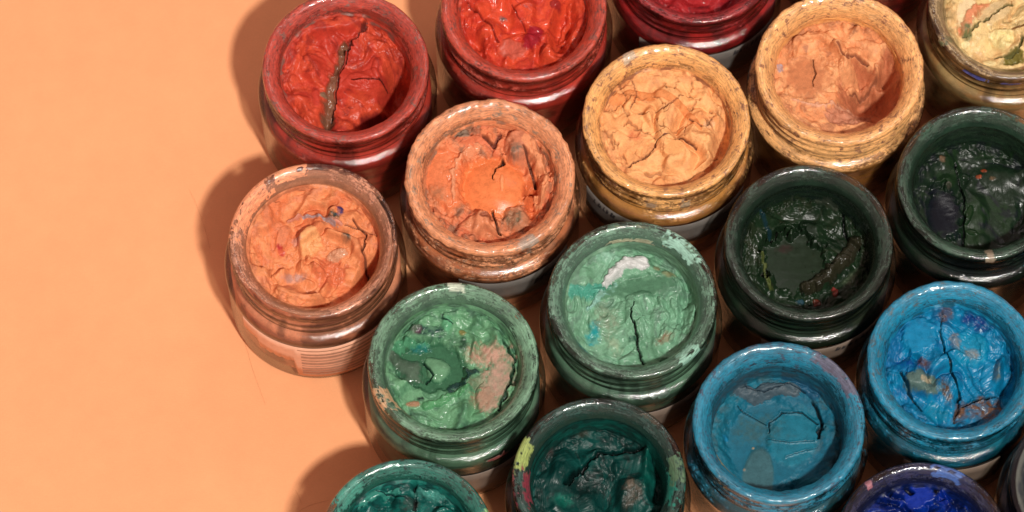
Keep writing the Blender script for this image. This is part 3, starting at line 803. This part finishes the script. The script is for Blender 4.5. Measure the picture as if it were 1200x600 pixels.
             ('ridge', [(950, 336), (974, 322), (996, 304), (1006, 286)], 20, 22, 8, (56, 52, 36), .25), ('patch', 1002, 324, 12, 6, 45, 2, (110, 122, 92)),
             ('patch', 961, 350, 5, 5, 0, 3, (150, 62, 48), .2), ('patch', 982, 340, 4, 6, 0, 3, (156, 58, 50), .2), ('patch', 942, 351, 6, 4, 0, 2, (44, 80, 92)),
             ('streak', [(898, 300), (900, 326), (906, 338)], 5, 6, 2, (102, 108, 56)), ('patch', 1018, 272, 5, 11, 20, 2, (112, 98, 70)),
             ('streak', [(920, 240), (940, 236), (965, 240), (985, 250)], 8, 6, 6, (64, 70, 56), .1), ('patch', 924, 290, 10, 5, 0, 0, (58, 42, 34)), ('streak', [(895, 262), (905, 278)], 6, 6, 2, (34, 62, 66), .12)]),
 dict(c=(1150, 213), seed=111, gain=0.5, L=60, cols=[(34, 52, 34), (36, 60, 32), (34, 38, 42)], rim=[(70, 104, 80), (52, 80, 62)],
      cover=0.47, crust=.4, lump=4, lsize=28, facet=.2, fine=.35, rough=.34, swell=5, side=(30, 50, 34), wrough=.3,
      wall=[(44, 66, 46), (34, 52, 38)],
      stains=[(-86, 3, 180, 191, (150, 128, 104)), (-50, 7, 120, 134, (30, 120, 140))],
      label='dark green jar at the right edge with a thin crack and tiny orange flecks',
      feats=[('flat', 1112, 252, 24, 34, 10, 1, (26, 30, 38), .2, .3, 5), ('gash', [(1126, 190), (1130, 210), (1137, 232), (1136, 264), (1134, 286)], 2, 3.5, -6, (10, 14, 12)),
             ('patch', 1155, 206, 4, 3, 0, 2, (214, 96, 56)), ('patch', 1162, 198, 4, 3, -30, 2, (206, 92, 56)), ('patch', 1111, 190, 4, 4, 0, 1, (132, 100, 74)),
             ('patch', 1172, 208, 5, 3, 0, 1, (120, 92, 64)), ('blob', 1138, 205, 7, 4, -20, 4, None, .12), ('blob', 1141, 252, 5, 12, -15, 4, None, .12), ('blob', 1146, 270, 8, 4, -20, 3, None, .12),
             ('patch', 1118, 220, 4, 3, 0, 1, (90, 84, 70))]),
 dict(c=(741, 350), seed=112, gain=0.72, L=27, cols=[(130, 174, 138), (114, 158, 122), (110, 136, 114)], rim=[(122, 158, 130), (104, 126, 108)],
      cover=0.47, crust=.6, lump=4, swirl=1, sc=(12, -8), lsize=26, facet=.5, fine=.35, rough=.28, swell=6, side=(104, 136, 108), dirt=.7, warp=1.8, edge=.6,
      wall=[(118, 156, 122), (104, 136, 108)], lab=dict(az=(-110, -40), h=(24, 92), mat='tan'),
      stains=[(48, 16, 178, 190, (150, 186, 164)), (-72, 8, 126, 136, (34, 58, 42)), (-46, 10, 180, 190, (140, 180, 156)), (90, 25, 170, 178, (160, 150, 118))],
      label='light green jar with a white dab and a thin black crack in its paint',
      feats=[('pit', 806, 350, 10, 50, -5, -14), ('streak', [(664, 348), (690, 346), (712, 336)], 20, 12, 3, (84, 160, 134), .25), ('ridge', [(690, 362), (706, 346), (722, 336)], 7, 10, 4, (152, 196, 176), .25),
             ('flat', 756, 336, 46, 14, 8, 1, (84, 126, 94), .35), ('ridge', [(708, 334), (722, 322), (738, 310), (752, 310)], 8, 24, 7, (226, 218, 210), .3),
             ('patch', 712, 306, 13, 6, 15, 2, (160, 204, 172)), ('patch', 697, 389, 8, 14, -15, 2, (44, 158, 156), .2), ('patch', 712, 374, 14, 22, 20, 1, (138, 156, 126)),
             ('blob', 748, 365, 17, 26, 0, 6), ('blob', 740, 350, 7, 6, 0, 4), ('ridge', [(776, 350), (784, 368), (776, 392)], 8, 8, 4), ('ridge', [(790, 352), (798, 372), (788, 396)], 8, 8, 4),
             ('patch', 778, 396, 15, 5, 30, 1, (150, 112, 86)), ('patch', 772, 315, 5, 5, 0, 3, (160, 132, 90)), ('patch', 786, 321, 10, 4, -10, 2, (140, 138, 96)),
             ('patch', 722, 404, 8, 12, 20, 2, (156, 178, 142)), ('patch', 742, 396, 5, 5, 0, 0, (50, 92, 70)),
             ('gash', [(743, 355), (741, 372), (747, 388), (748, 404), (755, 424)], 2, 4.5, -8, (20, 26, 18))]),
 dict(c=(531, 423), seed=113, gain=0.72, L=26, cols=[(116, 164, 120), (98, 146, 106), (76, 108, 86)], rim=[(124, 162, 128), (100, 124, 104)],
      cover=0.47, crust=.6, lump=5, swirl=.8, sc=(-24, 4), lsize=26, facet=.5, fine=.5, rough=.26, swell=5, side=(104, 138, 108), dirt=.5, warp=1.5, edge=.9,
      wall=[(112, 158, 116), (94, 126, 98)], lab=dict(az=(-110, -40), h=(24, 92), mat='tan'),
      stains=[(-150, 10, 178, 190, (196, 146, 106)), (-62, 9, 118, 126, (140, 60, 60)), (88, 6, 186, 191, (190, 190, 166)), (20, 12, 178, 190, (116, 152, 120))],
      label='green jar with pinkish crust on its right half and glossy dark green folds',
      feats=[('flat', 504, 430, 46, 30, -10, -9, (62, 108, 76), .14, .15, -3), ('flat', 580, 446, 18, 38, -18, 2, (150, 146, 116), .5, .4), ('patch', 572, 418, 28, 14, -5, 2, (204, 152, 128), .6), ('patch', 580, 450, 19, 34, -20, 2, (196, 150, 128), .6),
             ('patch', 566, 466, 17, 13, 20, 2, (176, 134, 108)), ('patch', 556, 448, 10, 9, 0, 1, (130, 138, 106)),
             ('blob', 478, 432, 26, 14, -25, 11, (84, 102, 82), .12), ('blob', 512, 432, 17, 14, 0, 8, (112, 156, 116), .12), ('gash', [(496, 424), (508, 440), (500, 448)], 3, 3, -4, (26, 54, 40)),
             ('ridge', [(462, 412), (480, 404), (500, 406)], 14, 10, 4, (88, 150, 108), .2), ('patch', 492, 409, 12, 5, 10, 4, (38, 118, 108), .15),
             ('patch', 506, 392, 20, 7, 0, 3, (44, 78, 66)), ('patch', 488, 391, 6, 5, 0, 4, (92, 60, 72)), ('patch', 541, 408, 6, 13, -10, 2, (52, 84, 60)),
             ('patch', 541, 392, 5, 4, 0, 3, (150, 138, 80)), ('streak', [(526, 456), (542, 448), (556, 436)], 9, 9, 2, (36, 66, 58)), ('blob', 524, 384, 6, 10, 0, 5, (110, 176, 128)),
             ('ridge', [(520, 376), (540, 370), (566, 380), (586, 402)], 8, 14, 5), ('patch', 493, 468, 6, 4, 0, 1, (16, 40, 30)), ('blob', 485, 474, 9, 4, 10, 3, (176, 130, 96)),
             ('ridge', [(500, 476), (524, 466), (546, 456)], 12, 10, 5, (96, 156, 104)), ('gash', [(520, 372), (518, 378), (530, 382)], 2, 2, -3, (30, 62, 46)),
             ('gash', [(590, 404), (602, 424), (596, 450), (584, 480)], 3, 5, -7, (40, 66, 46))]),
 dict(c=(913, 494), seed=114, gain=0.6, L=60, cols=[(26, 120, 140), (20, 108, 132), (66, 98, 104)], rim=[(40, 144, 172), (70, 90, 110)],
      cover=0.62, crust=1.0, lump=2, lsize=36, facet=.35, cell=46, fine=.2, rough=.55, swell=4, side=(22, 92, 106), edge=.5, dirt=.6,
      wall=[(40, 104, 124), (60, 88, 100)], stains=[(-140, 12, 168, 178, (176, 144, 80)), (40, 22, 184, 191, (92, 84, 98))],
      label='teal blue jar with smooth dull plates of paint lying deep inside',
      feats=[('flat', 904, 520, 56, 56, 0, 0, (24, 112, 134), .5, .08, -4), ('flat', 933, 516, 30, 34, -25, 2, (26, 124, 144), .4, .08), ('patch', 894, 505, 34, 18, 0, 0, (52, 102, 110)),
             ('flat', 892, 560, 19, 38, -6, 0.6, (66, 110, 116), .45, .05), ('ridge', [(870, 462), (890, 470), (912, 462), (936, 462)], 18, 18, 5, (84, 100, 108), .5),
             ('ridge', [(880, 446), (908, 442), (936, 450), (960, 470)], 14, 12, 5, (40, 96, 124), .45), ('gash', [(870, 481), (886, 490), (904, 500)], 1.8, 1.0, -3, (16, 50, 60)),
             ('gash', [(905, 508), (908, 496), (922, 486), (944, 486), (962, 500)], 1.4, 2.4, -3, (14, 46, 56)), ('gash', [(904, 516), (930, 520), (958, 518)], .9, .9, -1, (16, 66, 80)),
             ('gash', [(924, 536), (944, 530), (962, 526)], .9, .9, -1, (16, 66, 80)), ('patch', 855, 515, 4, 4, 0, 2, (30, 136, 176)), ('patch', 887, 525, 2, 2, 0, 1, (214, 178, 130)),
             ('patch', 876, 550, 1.5, 1.5, 0, 1, (190, 160, 130)), ('gash', [(958, 476), (968, 500), (962, 514)], 4, 6, -9, (10, 34, 42)),
             ('gash', [(872, 447), (880, 462), (900, 466), (930, 456), (948, 466)], 1.4, 1.4, -3, (20, 44, 60))]),
 dict(c=(1117, 422), seed=115, gain=0.6, L=30, cols=[(14, 138, 182), (16, 116, 166), (26, 92, 128)], rim=[(24, 150, 184), (80, 112, 122)],
      cover=0.62, crust=1.1, lump=7, lsize=26, facet=.8, fine=.6, rough=.34, swell=5, side=(14, 116, 134), crack=.3, dirt=.5,
      wall=[(26, 140, 176), (28, 100, 124)], lab=dict(az=(-120, -55), h=(50, 112), mat='tan'),
      label='bright cyan blue jar at the right with brown stained lumps of paint',
      feats=[('pit', 1184, 440, 14, 44, -10, -26), ('flat', 1082, 400, 20, 24, -10, 4, (14, 140, 184), .3), ('patch', 1070, 430, 18, 12, 0, 2, (10, 88, 160)), ('patch', 1086, 430, 10, 7, -30, 3, (116, 72, 54)),
             ('blob', 1086, 452, 22, 14, -15, 6, (96, 120, 112), .4), ('patch', 1088, 450, 7, 5, 0, 2, (196, 172, 136)), ('patch', 1115, 374, 9, 9, 0, 3, (108, 70, 56)),
             ('patch', 1150, 382, 20, 9, -15, 3, (10, 62, 128)), ('blob', 1140, 410, 20, 24, 0, 5, (16, 146, 182)), ('patch', 1124, 402, 6, 12, 0, 3, (150, 140, 136)),
             ('patch', 1142, 416, 9, 7, 0, 3, (156, 142, 128)), ('blob', 1166, 440, 14, 18, -15, 5), ('patch', 1170, 438, 5, 9, 0, 2, (120, 134, 130)),
             ('gash', [(1110, 372), (1106, 392), (1112, 416), (1118, 440), (1128, 460), (1120, 494)], 2, 4, -9, (20, 60, 76)), ('patch', 1156, 478, 26, 14, 25, 3, (118, 80, 58)),
             ('patch', 1128, 484, 10, 14, -20, 2, (124, 84, 60)), ('patch', 1112, 460, 6, 16, 10, 2, (100, 78, 64)), ('gash', [(1130, 476), (1152, 466), (1172, 460)], 3, 3, -6, (24, 40, 44)),
             ('blob', 1098, 484, 16, 14, 0, 5, (14, 136, 170)), ('gash', [(1060, 440), (1068, 462), (1082, 482)], 4, 3, -5, (10, 54, 72))]),
 dict(c=(702, 560), seed=116, gain=0.62, L=52, cols=[(10, 62, 56), (12, 78, 70), (16, 38, 34)], rim=[(44, 86, 74), (60, 84, 70)],
      cover=0.46, crust=.5, lump=5, lsize=30, facet=.5, fine=.5, rough=.4, swell=6, side=(22, 66, 56), edge=.8,
      wall=[(16, 84, 72), (22, 62, 54)],
      stains=[(163, 13, 180, 191, (150, 160, 84)), (185, 16, 170, 188, (132, 42, 56)), (-6, 16, 172, 188, (30, 120, 100)), (8, 12, 178, 190, (84, 110, 78))],
      label='dark teal jar with a yellow green smear on the left of its rim',
      feats=[('pit', 772, 560, 14, 50, -5, -26), ('gash', [(664, 572), (686, 552), (706, 538), (740, 534), (758, 532)], 5, 9, -9, (8, 26, 24)), ('patch', 728, 496, 26, 12, 0, 2, (14, 92, 80)), ('patch', 682, 512, 13, 8, 0, 2, (60, 62, 50)),
             ('patch', 645, 536, 7, 9, 10, 2, (84, 66, 62)), ('patch', 742, 586, 14, 14, 20, 2, (92, 84, 72)), ('patch', 738, 572, 5, 8, 0, 2, (110, 94, 78)), ('patch', 690, 570, 34, 16, 30, -2, (14, 40, 36)),
             ('patch', 660, 590, 14, 9, 0, 1, (18, 104, 86)), ('patch', 760, 558, 10, 26, 0, 1, (16, 96, 82)), ('ridge', [(690, 476), (730, 486), (756, 510), (768, 536)], 8, 8, 5)]),
 dict(c=(477, 633), seed=117, gain=0.75, L=30, cols=[(22, 100, 88), (18, 84, 76), (14, 50, 46)], rim=[(48, 118, 100), (30, 58, 54)],
      cover=0.49, crust=.8, lump=10, lsize=22, facet=1.0, fine=.6, rough=.25, swell=6, side=(30, 96, 84), edge=1.0,
      wall=[(28, 112, 98), (20, 70, 64)], stains=[(18, 5, 184, 191, (130, 170, 110)), (140, 14, 178, 191, (66, 132, 112))],
      label='teal green jar cut by the bottom edge nearest the bare peach paper',
      feats=[('gash', [(488, 578), (484, 590), (484, 606)], 5, 4, -8, (8, 28, 26)), ('patch', 504, 588, 26, 6, -10, 4, (80, 150, 134), .15), ('patch', 480, 600, 12, 8, 0, 2, (64, 56, 52)),
             ('ridge', [(420, 604), (440, 590), (464, 586)], 8, 8, 5, (56, 132, 114), .2), ('gash', [(430, 586), (456, 588), (474, 594)], 2, 3, -4, (12, 44, 44))]),
 dict(c=(1082, 637), seed=118, gain=0.5, L=32, cols=[(2, 34, 112), (4, 52, 150), (8, 22, 58)], rim=[(24, 36, 86), (28, 32, 60)],
      cover=0.48, crust=.8, lump=9, lsize=22, facet=1.2, fine=.6, rough=.25, swell=6, side=(20, 30, 84), edge=.8,
      wall=[(10, 40, 110), (14, 30, 76)], stains=[(70, 12, 182, 191, (60, 92, 150)), (130, 3, 186, 191, (150, 90, 96))],
      label='deep ultramarine blue jar cut by the bottom edge',
      feats=[('flat', 1080, 592, 22, 16, 20, 4, (2, 54, 170), .3), ('gash', [(1048, 588), (1062, 580), (1074, 590)], 7, 8, -8, (10, 14, 40)), ('gash', [(1098, 578), (1106, 594)], 9, 9, -8, (24, 24, 44)),
             ('blob', 1110, 592, 10, 9, 0, 4, (4, 46, 150))]),
 dict(c=(1285, 566), seed=119, gain=0.75, L=34, cols=[(18, 28, 74), (20, 30, 90), (16, 20, 44)], rim=[(128, 126, 118), (84, 86, 90)],
      cover=0.22, side=(22, 28, 64), label='dark jar cut by the right edge with a bare pale glass lip'),
 dict(c=(1326, 354), seed=120, gain=0.75, L=34, cols=[(20, 60, 120), (20, 50, 100), (16, 30, 60)], rim=[(26, 60, 110), (24, 40, 60)],  # out-of-frame jar, added to cast shade into the gap at the right
      cover=0.45, side=(22, 50, 90), label='blue jar just past the right edge, beside the bright cyan blue jar'),
]
for j in JARS:
    lb = j.get('lab')
    if isinstance(lb, dict):
        if lb.get('mat', 0) is None: lb['mat'] = M_LABEL_TAN
        elif lb.get('mat') == 'tan': lb['mat'] = M_LABEL_TAN
    build_jar(j)
